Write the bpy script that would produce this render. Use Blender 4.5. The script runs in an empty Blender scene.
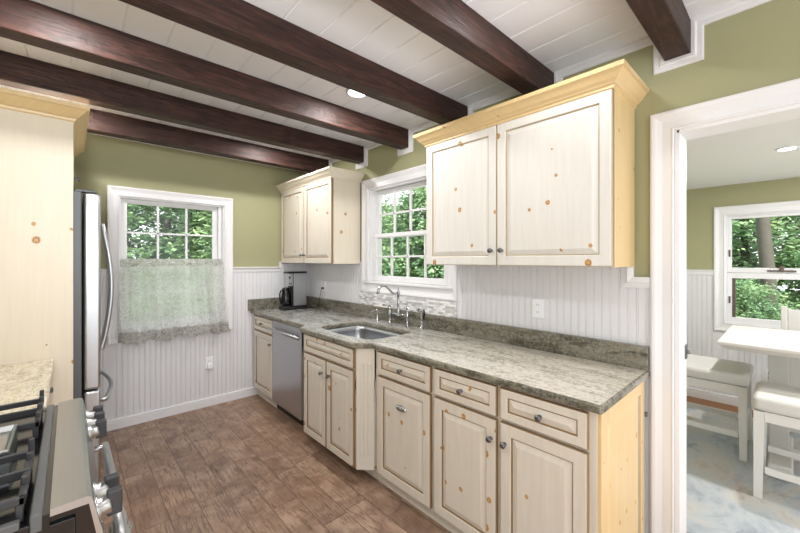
import bpy, bmesh, math, random
from mathutils import Vector, Matrix
S = bpy.context.scene
COL = S.collection
R = math.radians

# ------------------------------------------------------------------ camera
cd = bpy.data.cameras.new('camera'); cam = bpy.data.objects.new('camera', cd); COL.objects.link(cam)
cam.location = (0, 0, 1.451); cam.rotation_euler = (R(90), 0, R(-42.5))
cd.sensor_width = 36; cd.lens = 36 * 360.5 / 800; cd.shift_y = -5.9 / 800; cd.clip_start = .02; cd.clip_end = 200
S.camera = cam
# ------------------------------------------------------------------ world, sun, exposure
W = bpy.data.worlds.new('sky'); S.world = W; W.use_nodes = True
bg = W.node_tree.nodes['Background']; bg.inputs[0].default_value = (.94, .975, 1, 1); bg.inputs[1].default_value = 2.0
sd = bpy.data.lights.new('sun', 'SUN'); sd.energy = 9.5; sd.angle = R(3); sd.color = (1, .97, .93)
sun = bpy.data.objects.new('sun', sd); COL.objects.link(sun); sun.rotation_euler = (R(38), 0, R(-40)); sun.location = (-5, -5, 9)
fd = bpy.data.lights.new('ceiling_fill_spot', 'SPOT'); fd.energy = 130; fd.spot_size = R(120); fd.spot_blend = 1; fd.shadow_soft_size = .15; fd.color = (.97, .98, 1)
fill_spot = bpy.data.objects.new('ceiling_fill_spot', fd); COL.objects.link(fill_spot); fill_spot.location = (-.25, -.45, 1.75)   # added fill light behind the camera, aimed up to brighten the ceiling
fill_spot.rotation_euler = Vector((.35, 1.5, 1.0)).to_track_quat('-Z', 'Y').to_euler()
S.view_settings.view_transform = 'Standard'; S.view_settings.look = 'None'
S.view_settings.gamma = 1; S.view_settings.use_curve_mapping = False
S.view_settings.exposure = 0.2
KITCHEN_W = [10.0, 9.0, 3.5, 6.0, 11.0, 13.0]      # kitchen downlights, watts, in the order of LIGHTS
DINING_W = 19.0
CEIL = 2.555
LIGHTS = [(1.39, 1.93), (-.02, 1.93), (1.39, .68), (-.02, .68), (1.39, 3.15), (-.02, 3.15)]

# ------------------------------------------------------------------ materials
def srgb(r, g, b):
    f = lambda c: (c / 255 / 12.92) if c / 255 <= .04045 else ((c / 255 + .055) / 1.055) ** 2.4
    return (f(r), f(g), f(b), 1)
def newmat(name):
    m = bpy.data.materials.new(name); m.use_nodes = True
    return m, m.node_tree, m.node_tree.nodes['Principled BSDF']
def N(nt, typ, ins=None, **kw):
    n = nt.nodes.new(typ)
    for k, v in kw.items(): setattr(n, k, v)
    for k, v in (ins or {}).items():
        if hasattr(v, 'is_output'): nt.links.new(v, n.inputs[k])
        else: n.inputs[k].default_value = v
    return n
def math_(nt, op, a, b=0.0, c=None):
    n = nt.nodes.new('ShaderNodeMath'); n.operation = op
    for i, v in enumerate([a, b] + ([c] if c is not None else [])):
        if hasattr(v, 'is_output'): nt.links.new(v, n.inputs[i])
        else: n.inputs[i].default_value = v
    return n.outputs[0]
def mix(nt, f, a, b, mode='MIX'):
    n = nt.nodes.new('ShaderNodeMix'); n.data_type = 'RGBA'; n.blend_type = mode
    for k, v in ((0, f), (6, a), (7, b)):
        if hasattr(v, 'is_output'): nt.links.new(v, n.inputs[k])
        else: n.inputs[k].default_value = v
    return n.outputs[2]
def ramp(nt, f, stops):
    n = nt.nodes.new('ShaderNodeValToRGB'); nt.links.new(f, n.inputs[0]); e = n.color_ramp.elements
    while len(e) < len(stops): e.new(.5)
    for k, (p, c) in enumerate(stops): e[k].position = p; e[k].color = c
    return n.outputs[0]
def pos(nt): return nt.nodes.new('ShaderNodeNewGeometry').outputs['Position']
def scaled(nt, v, s, loc=(0, 0, 0), rot=(0, 0, 0)):
    return N(nt, 'ShaderNodeMapping', {0: v, 1: loc, 2: rot, 3: s}).outputs[0]
def noise(nt, v, sc, det=4, rough=.55, dist=0):
    return N(nt, 'ShaderNodeTexNoise', {'Vector': v, 'Scale': sc, 'Detail': det, 'Roughness': rough, 'Distortion': dist}).outputs['Fac']
def bump(nt, bs, h, st=.3, d=.002):
    b = N(nt, 'ShaderNodeBump', {'Height': h, 'Strength': st, 'Distance': d}); nt.links.new(b.outputs[0], bs.inputs['Normal'])
def plain(name, col, rough=.5, metal=0, var=.0, coat=0, spec=None, bmp=0):
    m, nt, bs = newmat(name); bs.inputs['Roughness'].default_value = rough; bs.inputs['Metallic'].default_value = metal
    p = pos(nt); n = noise(nt, p, 9, 3)
    d = tuple(c * (1 - var) for c in col[:3]) + (1,)
    nt.links.new(mix(nt, n, d, col), bs.inputs['Base Color'])
    bs.inputs['Coat Weight'].default_value = coat
    if spec is not None: bs.inputs['Specular IOR Level'].default_value = spec
    if bmp: bump(nt, bs, noise(nt, p, 120, 3), bmp, .001)
    return m
def setc(nt, bs, c): nt.links.new(c, bs.inputs['Base Color'])

def knotty(name, c1, c2, rough=.42, kscale=6.5, thr=.5, kr=.085, knot=(206, 150, 66), core=(128, 80, 34)):
    m, nt, bs = newmat(name); bs.inputs['Roughness'].default_value = rough
    p = pos(nt); sx = N(nt, 'ShaderNodeSeparateXYZ', {0: p})
    u = math_(nt, 'ADD', sx.outputs[0], sx.outputs[1])
    w = N(nt, 'ShaderNodeCombineXYZ', {0: u, 1: math_(nt, 'MULTIPLY', sx.outputs[2], .85), 2: 0.0}).outputs[0]
    g = noise(nt, scaled(nt, w, (14, 1.2, 1)), 3, 5, .6, .6)
    col = mix(nt, g, srgb(*c1), srgb(*c2))
    v = N(nt, 'ShaderNodeTexVoronoi', {'Vector': w, 'Scale': kscale}, voronoi_dimensions='2D')
    sc = N(nt, 'ShaderNodeSeparateColor', {0: v.outputs['Color']})
    sel = math_(nt, 'GREATER_THAN', sc.outputs[0], thr)
    rad = math_(nt, 'MULTIPLY_ADD', sc.outputs[1], kr, kr * .25)
    wob = math_(nt, 'MULTIPLY_ADD', noise(nt, w, 60, 2), .06, -.03)
    d = math_(nt, 'ADD', v.outputs['Distance'], wob)
    r = math_(nt, 'DIVIDE', d, rad)
    msk = N(nt, 'ShaderNodeMapRange', {0: r, 1: 1.15, 2: .75, 3: 0.0, 4: 1.0}).outputs[0]
    inn = N(nt, 'ShaderNodeMapRange', {0: math_(nt, 'ABSOLUTE', math_(nt, 'SUBTRACT', r, .62)), 1: .22, 2: .05, 3: 0.0, 4: 1.0}).outputs[0]
    kc = mix(nt, inn, srgb(*knot), srgb(*core))
    setc(nt, bs, mix(nt, math_(nt, 'MULTIPLY', math_(nt, 'MULTIPLY', sel, msk), .9), col, kc))
    return m
M = {}
M['cream'] = knotty('cream_glazed_pine', (203, 193, 179), (222, 214, 202)  )
M['white_pine'] = knotty('white_washed_pine', (212, 208, 201), (230, 227, 222), thr=.55)
M['pine'] = knotty('clear_coated_pine', (207, 177, 127), (225, 199, 152), kscale=9, thr=.5, kr=.09, rough=.35)
M['tallpine'] = knotty('cream_pine_panel', (220, 207, 187), (233, 223, 207), kscale=6, thr=.5, kr=.09)
M['glaze'] = plain('brown_glaze', srgb(150, 122, 88), .5, var=.25)
M['glaze_light'] = plain('light_brown_glaze', srgb(190, 172, 142), .5, var=.25)
M['white'] = plain('white_trim_paint', srgb(230, 229, 231), .38, var=.02)
M['bead'] = plain('white_beadboard_paint', srgb(224, 223, 226), .45, var=.02)
M['ceil'] = plain('white_ceiling_paint', srgb(240, 240, 244), .33, var=.02)
M['ceil2'] = plain('flat_ceiling_paint', srgb(222, 222, 222), .8, var=.01)
M['green'] = plain('sage_green_paint', srgb(163, 161, 124), .6, var=.03, bmp=.05)
M['knob'] = plain('pewter_metal', srgb(128, 128, 130), .42, 1, var=.3)
M['chrome'] = plain('polished_nickel', srgb(190, 192, 195), .16, 1)
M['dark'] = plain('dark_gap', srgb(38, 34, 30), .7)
M['black'] = plain('black_plastic', srgb(24, 24, 26), .35)
M['gblack'] = plain('black_enamel', srgb(14, 14, 16), .12)
M['iron'] = plain('cast_iron', srgb(62, 62, 66), .5, .2, var=.2)
M['outlet'] = plain('outlet_plastic', srgb(238, 238, 242), .3)
M['bronze'] = plain('window_hardware', srgb(105, 92, 84), .45, .5)
M['fridge_side'] = plain('grey_fridge_side', srgb(98, 100, 102), .45, .3)
M['tablewood'] = plain('whitewashed_wood', srgb(214, 211, 206), .5, var=.06)
M['stoolwood'] = plain('white_stool_paint', srgb(222, 220, 216), .45, var=.04)
M['cushion'] = plain('light_grey_linen', srgb(214, 212, 208), .9, var=.06, bmp=.25)
M['oakstrip'] = plain('oak_floor', srgb(150, 98, 52), .4, var=.35)

def steel(name, c, rough, axis):
    m, nt, bs = newmat(name); bs.inputs['Metallic'].default_value = 1; bs.inputs['Roughness'].default_value = rough
    s = [1, 1, 1]; s[axis] = 90
    g = noise(nt, scaled(nt, pos(nt), s), 4, 4)
    setc(nt, bs, mix(nt, g, tuple(x * .86 for x in c[:3]) + (1,), c)); bump(nt, bs, g, .08, .0005)
    return m
M['steel'] = steel('brushed_stainless', srgb(196, 197, 200), .32, 2)
M['steel_h'] = steel('brushed_stainless_top', srgb(172, 173, 174), .3, 0)
M['sink'] = steel('sink_stainless', srgb(190, 191, 194), .28, 1)

# beams
m, nt, bs = newmat('dark_stained_beam'); bs.inputs['Roughness'].default_value = .5; bs.inputs['Specular IOR Level'].default_value = .28; p = pos(nt)
g = noise(nt, scaled(nt, p, (1.5, 12, 12)), 3, 6, .6, 1.2)
c = ramp(nt, g, [(.3, srgb(34, 22, 19)), (.52, srgb(56, 37, 32)), (.75, srgb(82, 52, 44))])
setc(nt, bs, c); bump(nt, bs, math_(nt, 'ADD', noise(nt, scaled(nt, p, (3, 30, 30)), 3, 4), noise(nt, p, 22, 3)), .6, .005)
M['beam'] = m

# granite
def granite(name, dark, mid, light, warm, warmamt=.5, sh=0, drift=False):
    m, nt, bs = newmat(name); bs.inputs['Roughness'].default_value = .14; p = pos(nt)
    flow = scaled(nt, p, (5.0, 1.3, 5.0), (sh, sh, 0), (0, 0, R(-10)))
    a = noise(nt, flow, 2.2, 8, .68, 1.1); b = noise(nt, p, 55, 6, .75)
    e = noise(nt, flow, 5.5, 7, .7, 1.6)
    t = math_(nt, 'ADD', math_(nt, 'MULTIPLY', a, .55), math_(nt, 'MULTIPLY', b, .45))
    sp2 = N(nt, 'ShaderNodeMapRange', {0: noise(nt, p, 90, 3, .8), 1: .60, 2: .66, 3: 0.0, 4: .65}).outputs[0]; sp3 = N(nt, 'ShaderNodeMapRange', {0: noise(nt, scaled(nt, p, (1, .6, 1)), 24, 5, .75), 1: .56, 2: .62, 3: 0.0, 4: .5}).outputs[0]
    c = ramp(nt, t, [(.38, dark), (.46, mid), (.54, light), (.66, mid)])
    wf = N(nt, 'ShaderNodeMapRange', {0: e, 1: .42, 2: .62, 3: 0.0, 4: 1.0}).outputs[0]
    c = mix(nt, math_(nt, 'MULTIPLY', wf, warmamt), c, warm)
    c = mix(nt, sp3, c, dark); c = mix(nt, sp2, c, srgb(58, 60, 56))
    vein = N(nt, 'ShaderNodeMapRange', {0: math_(nt, 'ABSOLUTE', math_(nt, 'SUBTRACT', noise(nt, scaled(nt, flow, (1.6, 1, 1.6)), 2.7, 6, .75, 2.2), .5)), 1: .0, 2: .02, 3: .75, 4: 0.0}).outputs[0]
    spk = N(nt, 'ShaderNodeMapRange', {0: noise(nt, p, 38, 4, .7), 1: .42, 2: .56, 3: 0.0, 4: 1.0}).outputs[0]
    c = mix(nt, math_(nt, 'MULTIPLY', vein, spk), c, srgb(62, 62, 58))
    if drift:
        sy = N(nt, 'ShaderNodeSeparateXYZ', {0: p}).outputs[1]
        df = N(nt, 'ShaderNodeMapRange', {0: math_(nt, 'ADD', sy, math_(nt, 'MULTIPLY', a, .9)), 1: 2.7, 2: 1.3, 3: 0.0, 4: .75}).outputs[0]
        k2 = ramp(nt, t, [(.38, srgb(140, 134, 122)), (.46, srgb(200, 190, 170)), (.54, srgb(228, 221, 208)), (.66, srgb(192, 172, 140))])
        k2 = mix(nt, math_(nt, 'MULTIPLY', sp3, .5), k2, srgb(140, 134, 122)); k2 = mix(nt, math_(nt, 'MULTIPLY', vein, spk), k2, srgb(70, 68, 64)); c = mix(nt, df, c, k2)
    setc(nt, bs, c); return m
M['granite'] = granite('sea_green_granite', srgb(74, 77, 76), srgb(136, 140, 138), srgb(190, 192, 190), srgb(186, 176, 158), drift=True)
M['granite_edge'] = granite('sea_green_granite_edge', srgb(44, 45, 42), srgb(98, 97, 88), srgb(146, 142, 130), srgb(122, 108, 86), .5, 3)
M['granite_l'] = granite('beige_granite', srgb(150, 138, 118), srgb(200, 190, 168), srgb(224, 216, 198), srgb(212, 196, 162), .5, 7)

# floor: wood look tiles, columns along Y
m, nt, bs = newmat('wood_look_tile'); bs.inputs['Roughness'].default_value = .38; p = pos(nt)
sx = N(nt, 'ShaderNodeSeparateXYZ', {0: p}); CW, RL = .1525, .64
cx = math_(nt, 'DIVIDE', math_(nt, 'ADD', sx.outputs[0], 3 - .06), CW); ci = math_(nt, 'FLOOR', cx); cf = math_(nt, 'FRACT', cx)
hs = N(nt, 'ShaderNodeTexWhiteNoise', {'W': ci}, noise_dimensions='1D').outputs['Value']
ry = math_(nt, 'ADD', math_(nt, 'DIVIDE', sx.outputs[1], RL), math_(nt, 'ADD', hs, 9.0)); ri = math_(nt, 'FLOOR', ry); rf = math_(nt, 'FRACT', ry)
idv = N(nt, 'ShaderNodeCombineXYZ', {0: ci, 1: ri, 2: 0.0}).outputs[0]
wn = N(nt, 'ShaderNodeTexWhiteNoise', {'Vector': idv}, noise_dimensions='3D')
off = N(nt, 'ShaderNodeVectorMath', {0: p, 1: N(nt, 'ShaderNodeVectorMath', {0: wn.outputs['Color'], 1: (9, 9, 9)}, operation='MULTIPLY').outputs[0]}, operation='ADD').outputs[0]
gr = noise(nt, scaled(nt, off, (24, 2.2, 24)), 2.5, 6, .65, 1.5)
pat = noise(nt, off, 5.5, 4, .6, .8)
c = ramp(nt, pat, [(.3, srgb(110, 88, 76)), (.48, srgb(150, 124, 107)), (.66, srgb(180, 155, 134))])
c = mix(nt, math_(nt, 'MULTIPLY', math_(nt, 'SUBTRACT', 1.0, N(nt, 'ShaderNodeMapRange', {0: gr, 1: .38, 2: .50, 3: 0.0, 4: 1.0}).outputs[0]), .7), c, srgb(74, 54, 46))
big = noise(nt, p, 1.1, 2)
c = mix(nt, N(nt, 'ShaderNodeMapRange', {0: wn.outputs['Value'], 3: .0, 4: .32}).outputs[0], c, srgb(80, 62, 54))
c = mix(nt, N(nt, 'ShaderNodeMapRange', {0: big, 1: .35, 2: .7, 3: 0.0, 4: .4}).outputs[0], c, srgb(146, 108, 76))
ex = math_(nt, 'MULTIPLY', math_(nt, 'MINIMUM', cf, math_(nt, 'SUBTRACT', 1.0, cf)), CW)
ey = math_(nt, 'MULTIPLY', math_(nt, 'MINIMUM', rf, math_(nt, 'SUBTRACT', 1.0, rf)), RL)
ed = math_(nt, 'MINIMUM', ex, ey)
gm = N(nt, 'ShaderNodeMapRange', {0: ed, 1: .0012, 2: .0028, 3: .75, 4: 0.0}).outputs[0]
setc(nt, bs, mix(nt, gm, c, srgb(76, 56, 46)))
bump(nt, bs, math_(nt, 'ADD', math_(nt, 'MULTIPLY', gr, .4), N(nt, 'ShaderNodeMapRange', {0: ed, 1: 0.0, 2: .004, 3: 0.0, 4: 1.0}).outputs[0]), .35, .003)
M['floor'] = m

# rug
m, nt, bs = newmat('faded_blue_rug'); bs.inputs['Roughness'].default_value = .95; p = pos(nt)
q = scaled(nt, p, (1.6, 3.2, 1), (0, 0, 0), (0, 0, R(25)))
a = noise(nt, q, 1.1, 9, .7, .6); b = noise(nt, q, 1.3, 8, .68, .8); f = noise(nt, p, 160, 2)
c = ramp(nt, a, [(.34, srgb(160, 168, 178)), (.45, srgb(192, 198, 203)), (.54, srgb(206, 203, 198)), (.66, srgb(184, 172, 160))])
c = mix(nt, N(nt, 'ShaderNodeMapRange', {0: b, 1: .56, 2: .66, 3: 0.0, 4: .7}).outputs[0], c, srgb(140, 150, 164))
c = mix(nt, N(nt, 'ShaderNodeMapRange', {0: b, 1: .38, 2: .3, 3: 0.0, 4: .7}).outputs[0], c, srgb(196, 160, 146))
c = mix(nt, math_(nt, 'MULTIPLY', f, .35), c, srgb(150, 150, 152))
setc(nt, bs, c); bump(nt, bs, f, .4, .003); M['rug'] = m

# mosaic
m, nt, bs = newmat('marble_mosaic'); bs.inputs['Roughness'].default_value = .25; p = pos(nt)
sx = N(nt, 'ShaderNodeSeparateXYZ', {0: p}); w = N(nt, 'ShaderNodeCombineXYZ', {0: sx.outputs[1], 1: sx.outputs[2], 2: 0.0}).outputs[0]
br = N(nt, 'ShaderNodeTexBrick', {'Vector': w, 'Color1': srgb(250, 249, 248), 'Color2': srgb(120, 117, 122), 'Mortar': srgb(214, 213, 210), 'Scale': 1.0, 'Mortar Size': .0012, 'Brick Width': .048, 'Row Height': .0168, 'Bias': -.2})
setc(nt, bs, mix(nt, .25, br.outputs['Color'], mix(nt, noise(nt, p, 25, 4), srgb(150, 148, 150), srgb(245, 244, 242)))); M['mosaic'] = m

# curtain
def curtain_mat(name, alpha, dens, cloth_c=(246, 246, 244)):
    m, nt, bs = newmat(name); bs.inputs['Roughness'].default_value = .9
    p = pos(nt); sx = N(nt, 'ShaderNodeSeparateXYZ', {0: p}); w = N(nt, 'ShaderNodeCombineXYZ', {0: sx.outputs[0], 1: sx.outputs[2], 2: 0.0}).outputs[0]
    n2 = noise(nt, scaled(nt, w, (1, 1, 1)), 30, 2, .5, 3.0)
    ln = N(nt, 'ShaderNodeMapRange', {0: math_(nt, 'ABSOLUTE', math_(nt, 'SUBTRACT', n2, .5)), 1: .05, 2: .01, 3: 0.0, 4: dens}).outputs[0]
    n3 = noise(nt, w, 20, 3, .6, 1.5)
    ln = math_(nt, 'MAXIMUM', ln, N(nt, 'ShaderNodeMapRange', {0: n3, 1: .58, 2: .64, 3: 0.0, 4: dens * .6}).outputs[0])
    c = mix(nt, ln, srgb(*cloth_c), srgb(88, 84, 78)); setc(nt, bs, c)
    tr = N(nt, 'ShaderNodeBsdfTranslucent', {0: c}); tp = N(nt, 'ShaderNodeBsdfTransparent', {0: (1, 1, 1, 1)})
    m1 = N(nt, 'ShaderNodeMixShader', {0: .72, 1: bs.outputs[0], 2: tr.outputs[0]})
    al = math_(nt, 'MULTIPLY', math_(nt, 'SUBTRACT', 1.0, ln), alpha)
    m2 = N(nt, 'ShaderNodeMixShader', {0: al, 1: m1.outputs[0], 2: tp.outputs[0]})
    nt.links.new(m2.outputs[0], nt.nodes['Material Output'].inputs[0]); return m
M['sheer'] = curtain_mat('sheer_scroll_cotton', .16, .48)
M['hem'] = curtain_mat('doubled_scroll_cotton', .04, .8, (226, 224, 219))

m, nt, bs = newmat('window_glass')
gl = N(nt, 'ShaderNodeBsdfGlossy', {1: .02}); tp = N(nt, 'ShaderNodeBsdfTransparent', {0: (.97, .98, .97, 1)})
fr = N(nt, 'ShaderNodeLayerWeight', {0: .3})
mx = N(nt, 'ShaderNodeMixShader', {0: math_(nt, 'MULTIPLY_ADD', math_(nt, 'POWER', fr.outputs['Facing'], 4.0), .25, .02), 1: tp.outputs[0], 2: gl.outputs[0]}); nt.links.new(mx.outputs[0], nt.nodes['Material Output'].inputs[0])
M['glass'] = m
m, nt, bs = newmat('lit_lens'); bs.inputs['Emission Color'].default_value = (1, .98, .95, 1); bs.inputs['Emission Strength'].default_value = 8; M['lens'] = m

def leafmat(name, c1, c2, c3):
    m, nt, bs = newmat(name); bs.inputs['Roughness'].default_value = .55; p = pos(nt)
    c = ramp(nt, noise(nt, p, 2.2, 6, .75), [(.36, c1), (.5, c2), (.64, c3)]); setc(nt, bs, c)
    tr = N(nt, 'ShaderNodeBsdfTranslucent', {0: c}); m1 = N(nt, 'ShaderNodeMixShader', {0: .4, 1: bs.outputs[0], 2: tr.outputs[0]})
    nt.links.new(m1.outputs[0], nt.nodes['Material Output'].inputs[0]); return m
M['leaf'] = leafmat('tree_leaves', srgb(84, 116, 90), srgb(124, 156, 114), srgb(182, 202, 152))
M['bark'] = plain('tree_bark', srgb(96, 90, 84), .9, var=.5)
M['grass'] = plain('lawn', srgb(96, 132, 66), .9, var=.4)
# ------------------------------------------------------------------ mesh helpers
class MB:
    def __init__(s): s.bm = bmesh.new()
    def box(s, x0, x1, y0, y1, z0, z1, bev=0, mat=0, seg=2):
        vs = [s.bm.verts.new((x, y, z)) for x in (x0, x1) for y in (y0, y1) for z in (z0, z1)]
        fs = [s.bm.faces.new([vs[i] for i in f]) for f in ((0, 1, 3, 2), (4, 6, 7, 5), (0, 4, 5, 1), (2, 3, 7, 6), (0, 2, 6, 4), (1, 5, 7, 3))]
        for f in fs: f.material_index = mat
        if bev:
            es = list({e for f in fs for e in f.edges})
            r = bmesh.ops.bevel(s.bm, geom=es, offset=bev, segments=seg, affect='EDGES', profile=.5, clamp_overlap=True)
            for f in r['faces']: f.material_index = mat; f.smooth = True
        return s
    def rings(s, rects, mp, mats=None, cap=True, capmat=0, back=None):
        """concentric rectangles (a0, a1, b0, b1, d) joined ring to ring"""
        R_ = [[s.bm.verts.new(mp(a, b, d)) for a, b in ((a0, b0), (a1, b0), (a1, b1), (a0, b1))] for a0, a1, b0, b1, d in rects]
        for k in range(len(R_) - 1):
            for i in range(4):
                j = (i + 1) % 4
                try:
                    f = s.bm.faces.new((R_[k][i], R_[k][j], R_[k + 1][j], R_[k + 1][i])); f.material_index = mats[k] if mats else 0
                except ValueError: pass
        if cap: s.bm.faces.new(R_[-1]).material_index = capmat
        if back: s.bm.faces.new(R_[0])
        return s
    def sweep(s, path, prof, mp, closed=False, mat=0, smooth=False):
        """path in 2D, prof = (offset to the left of travel, height)"""
        n = len(path); P = [Vector(p) for p in path]; loops = []
        for i in range(n):
            if closed: a, b = P[i - 1], P[(i + 1) % n]
            else: a, b = P[max(i - 1, 0)], P[min(i + 1, n - 1)]
            d1 = (P[i] - a).normalized() if (P[i] - a).length > 1e-9 else (b - P[i]).normalized()
            d2 = (b - P[i]).normalized() if (b - P[i]).length > 1e-9 else d1
            n1, n2 = Vector((-d1.y, d1.x)), Vector((-d2.y, d2.x)); m_ = (n1 + n2)
            m_ = m_.normalized() if m_.length > 1e-6 else n1
            m_ = m_ / max(.2, m_.dot(n1))
            loops.append([s.bm.verts.new(mp(P[i].x + m_.x * o, P[i].y + m_.y * o, h)) for o, h in prof])
        for i in range(n if closed else n - 1):
            A, B = loops[i], loops[(i + 1) % n]
            for k in range(len(prof)):
                k2 = (k + 1) % len(prof)
                f = s.bm.faces.new((A[k], A[k2], B[k2], B[k])); f.material_index = mat; f.smooth = smooth
        if not closed:
            for L in (loops[0], loops[-1]):
                f = s.bm.faces.new(L); f.material_index = mat
        return s
    def lathe(s, c, axis, prof, n=16, mat=0):
        """prof = (radius, distance along axis) from c"""
        ax = Vector(axis).normalized(); u = ax.orthogonal().normalized(); v = ax.cross(u); c = Vector(c); L = []
        for r, h in prof:
            L.append([s.bm.verts.new(c + ax * h + (u * math.cos(2 * math.pi * k / n) + v * math.sin(2 * math.pi * k / n)) * max(r, 1e-4)) for k in range(n)])
        for a, b in zip(L, L[1:]):
            for k in range(n):
                f = s.bm.faces.new((a[k], a[(k + 1) % n], b[(k + 1) % n], b[k])); f.smooth = True; f.material_index = mat
        for e in (L[0], L[-1]): f = s.bm.faces.new(e); f.material_index = mat
        return s
    def tube(s, pts, r, n=10, mat=0, flat=1.0):
        P = [Vector(p) for p in pts]; rr = r if isinstance(r, (list, tuple)) else [r] * len(P); prev = None; L = []
        for i, p in enumerate(P):
            d = (P[min(i + 1, len(P) - 1)] - P[max(i - 1, 0)]).normalized()
            if prev is None: u = d.orthogonal().normalized()
            else:
                u = prev - d * prev.dot(d); u = u.normalized() if u.length > 1e-6 else d.orthogonal().normalized()
            prev = u; v = d.cross(u)
            L.append([s.bm.verts.new(p + (u * math.cos(2 * math.pi * k / n) + v * math.sin(2 * math.pi * k / n) * flat) * rr[i]) for k in range(n)])
        for a, b in zip(L, L[1:]):
            for k in range(n):
                f = s.bm.faces.new((a[k], a[(k + 1) % n], b[(k + 1) % n], b[k])); f.smooth = True; f.material_index = mat
        for e in (L[0], L[-1]): f = s.bm.faces.new(e); f.material_index = mat
        return s
    def prism(s, poly, mp, d0, d1, mat=0):
        A = [s.bm.verts.new(mp(a, b, d0)) for a, b in poly]; B = [s.bm.verts.new(mp(a, b, d1)) for a, b in poly]; n = len(poly)
        fs = [s.bm.faces.new(A), s.bm.faces.new(B)] + [s.bm.faces.new((A[i], A[(i + 1) % n], B[(i + 1) % n], B[i])) for i in range(n)]
        for f in fs: f.material_index = mat
        return s
def inst(name, mb, mats, parent=None, base=(0, 0, 0), recalc=True):
    if recalc: bmesh.ops.recalc_face_normals(mb.bm, faces=mb.bm.faces)
    me = bpy.data.meshes.new(name); b = Vector(base)
    for v in mb.bm.verts: v.co -= b
    mb.bm.to_mesh(me); mb.bm.free()
    for m in (mats if isinstance(mats, (list, tuple)) else [mats]): me.materials.append(M[m])
    o = bpy.data.objects.new(name, me); COL.objects.link(o)
    if parent: o.parent = parent
    return o
class Thing:
    def __init__(s, name, label, cat, loc, group=None):
        s.o = bpy.data.objects.new(name, None); COL.objects.link(s.o); s.o.location = loc; s.loc = loc; s.o.empty_display_size = .1
        s.o['label'] = label; s.o['category'] = cat
        if group: s.o['group'] = group
    def part(s, name, mb, mats, parent=None, label=None):
        o = inst(name, mb, mats, parent or s.o, s.loc)
        if label: o['label'] = label
        return o
def single(name, mb, mats, label, cat, base, group=None):
    o = inst(name, mb, mats, None, base); o.location = base; o['label'] = label; o['category'] = cat
    if group: o['group'] = group
    return o
def struct(name, mb, mats, parent=None):
    o = inst(name, mb, mats, parent)
    if not parent: o['kind'] = 'structure'
    return o
def copy_tree(o, parent=None):
    c = o.copy(); COL.objects.link(c); c.parent = parent
    for ch in list(o.children): copy_tree(ch, c)
    return c
negX = lambda X: (lambda a, b, d: (X - d, a, b))
posX = lambda X: (lambda a, b, d: (X + d, a, b))
negY = lambda Y: (lambda a, b, d: (a, Y - d, b))
XY = lambda a, b, d: (a, b, d)

# ------------------------------------------------------------------ room shell
XW, YF, XL, T = 2.11, 3.96, -.64, .145
YB = -1.6
X2, C2 = 4.92, 2.215
struct('floor', MB().box(XL - .15, XW + .08, YB, YF + .15, -.12, 0), 'floor')
struct('floor_next_room', MB().box(XW + .08, X2 + .15, -2.6, 1.45, -.12, 0), 'oakstrip')
# planked ceiling: boards with real V joints
mb = MB(); x = .009 - .178 * 4
while x < XW:
    x0, x1 = max(x, XL), min(x + .178, XW); v = .0065
    pr = [(x0, CEIL + .02), (x0, CEIL + v), (x0 + v * .8, CEIL), (x1 - v * .8, CEIL), (x1, CEIL + v), (x1, CEIL + .02)]
    mb.prism(pr, lambda a, b, d: (a, d, b), YB, YF); x += .178
mb.box(XL, XW, YB, YF, CEIL + .021, CEIL + .1)
struct('ceiling', mb, 'ceil')
struct('ceiling_next_room', MB().box(XW + T, X2, -2.6, 1.3, C2, C2 + .2), 'ceil2')
def wall_holes(mb, mapbox, a0, a1, z0, z1, holes):
    """holes sorted along a: (h0, h1, zb, zt)"""
    a = a0
    for h0, h1, zb, zt in holes:
        if h0 > a: mapbox(a, h0, z0, z1)
        if zb > z0: mapbox(h0, h1, z0, zb)
        if zt < z1: mapbox(h0, h1, zt, z1)
        a = h1
    if a < a1: mapbox(a, a1, z0, z1)
DOOR = (-.95, .372, 0, 2.065)
W2 = (1.765, 2.735, 1.245, 2.125)
W1 = (.318, 1.170, .815, 2.012)
W3 = (-1.1, .468, .82, 1.912)
mb = MB(); wall_holes(mb, lambda a, b, c, d: mb.box(XW, XW + T, a, b, c, d), YB, YF + T, 0, CEIL + .1, [DOOR, W2])
wall_right = struct('wall_right', mb, 'green')
mb = MB(); wall_holes(mb, lambda a, b, c, d: mb.box(a, b, YF, YF + T, c, d), XL - .15, XW, 0, CEIL + .1, [W1])
wall_far = struct('wall_far', mb, 'green')
struct('wall_left', MB().box(XL - .15, XL, -.1, YF, 0, CEIL + .1), 'green')
mb = MB(); wall_holes(mb, lambda a, b, c, d: mb.box(X2, X2 + T, a, b, c, d), -2.6, 1.3, 0, C2 + .2, [W3])
wall_dining = struct('wall_dining_window', mb, 'green')
struct('wall_dining_end', MB().box(XW + T, X2 + T, 1.3, 1.45, 0, C2 + .2), 'green')
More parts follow.
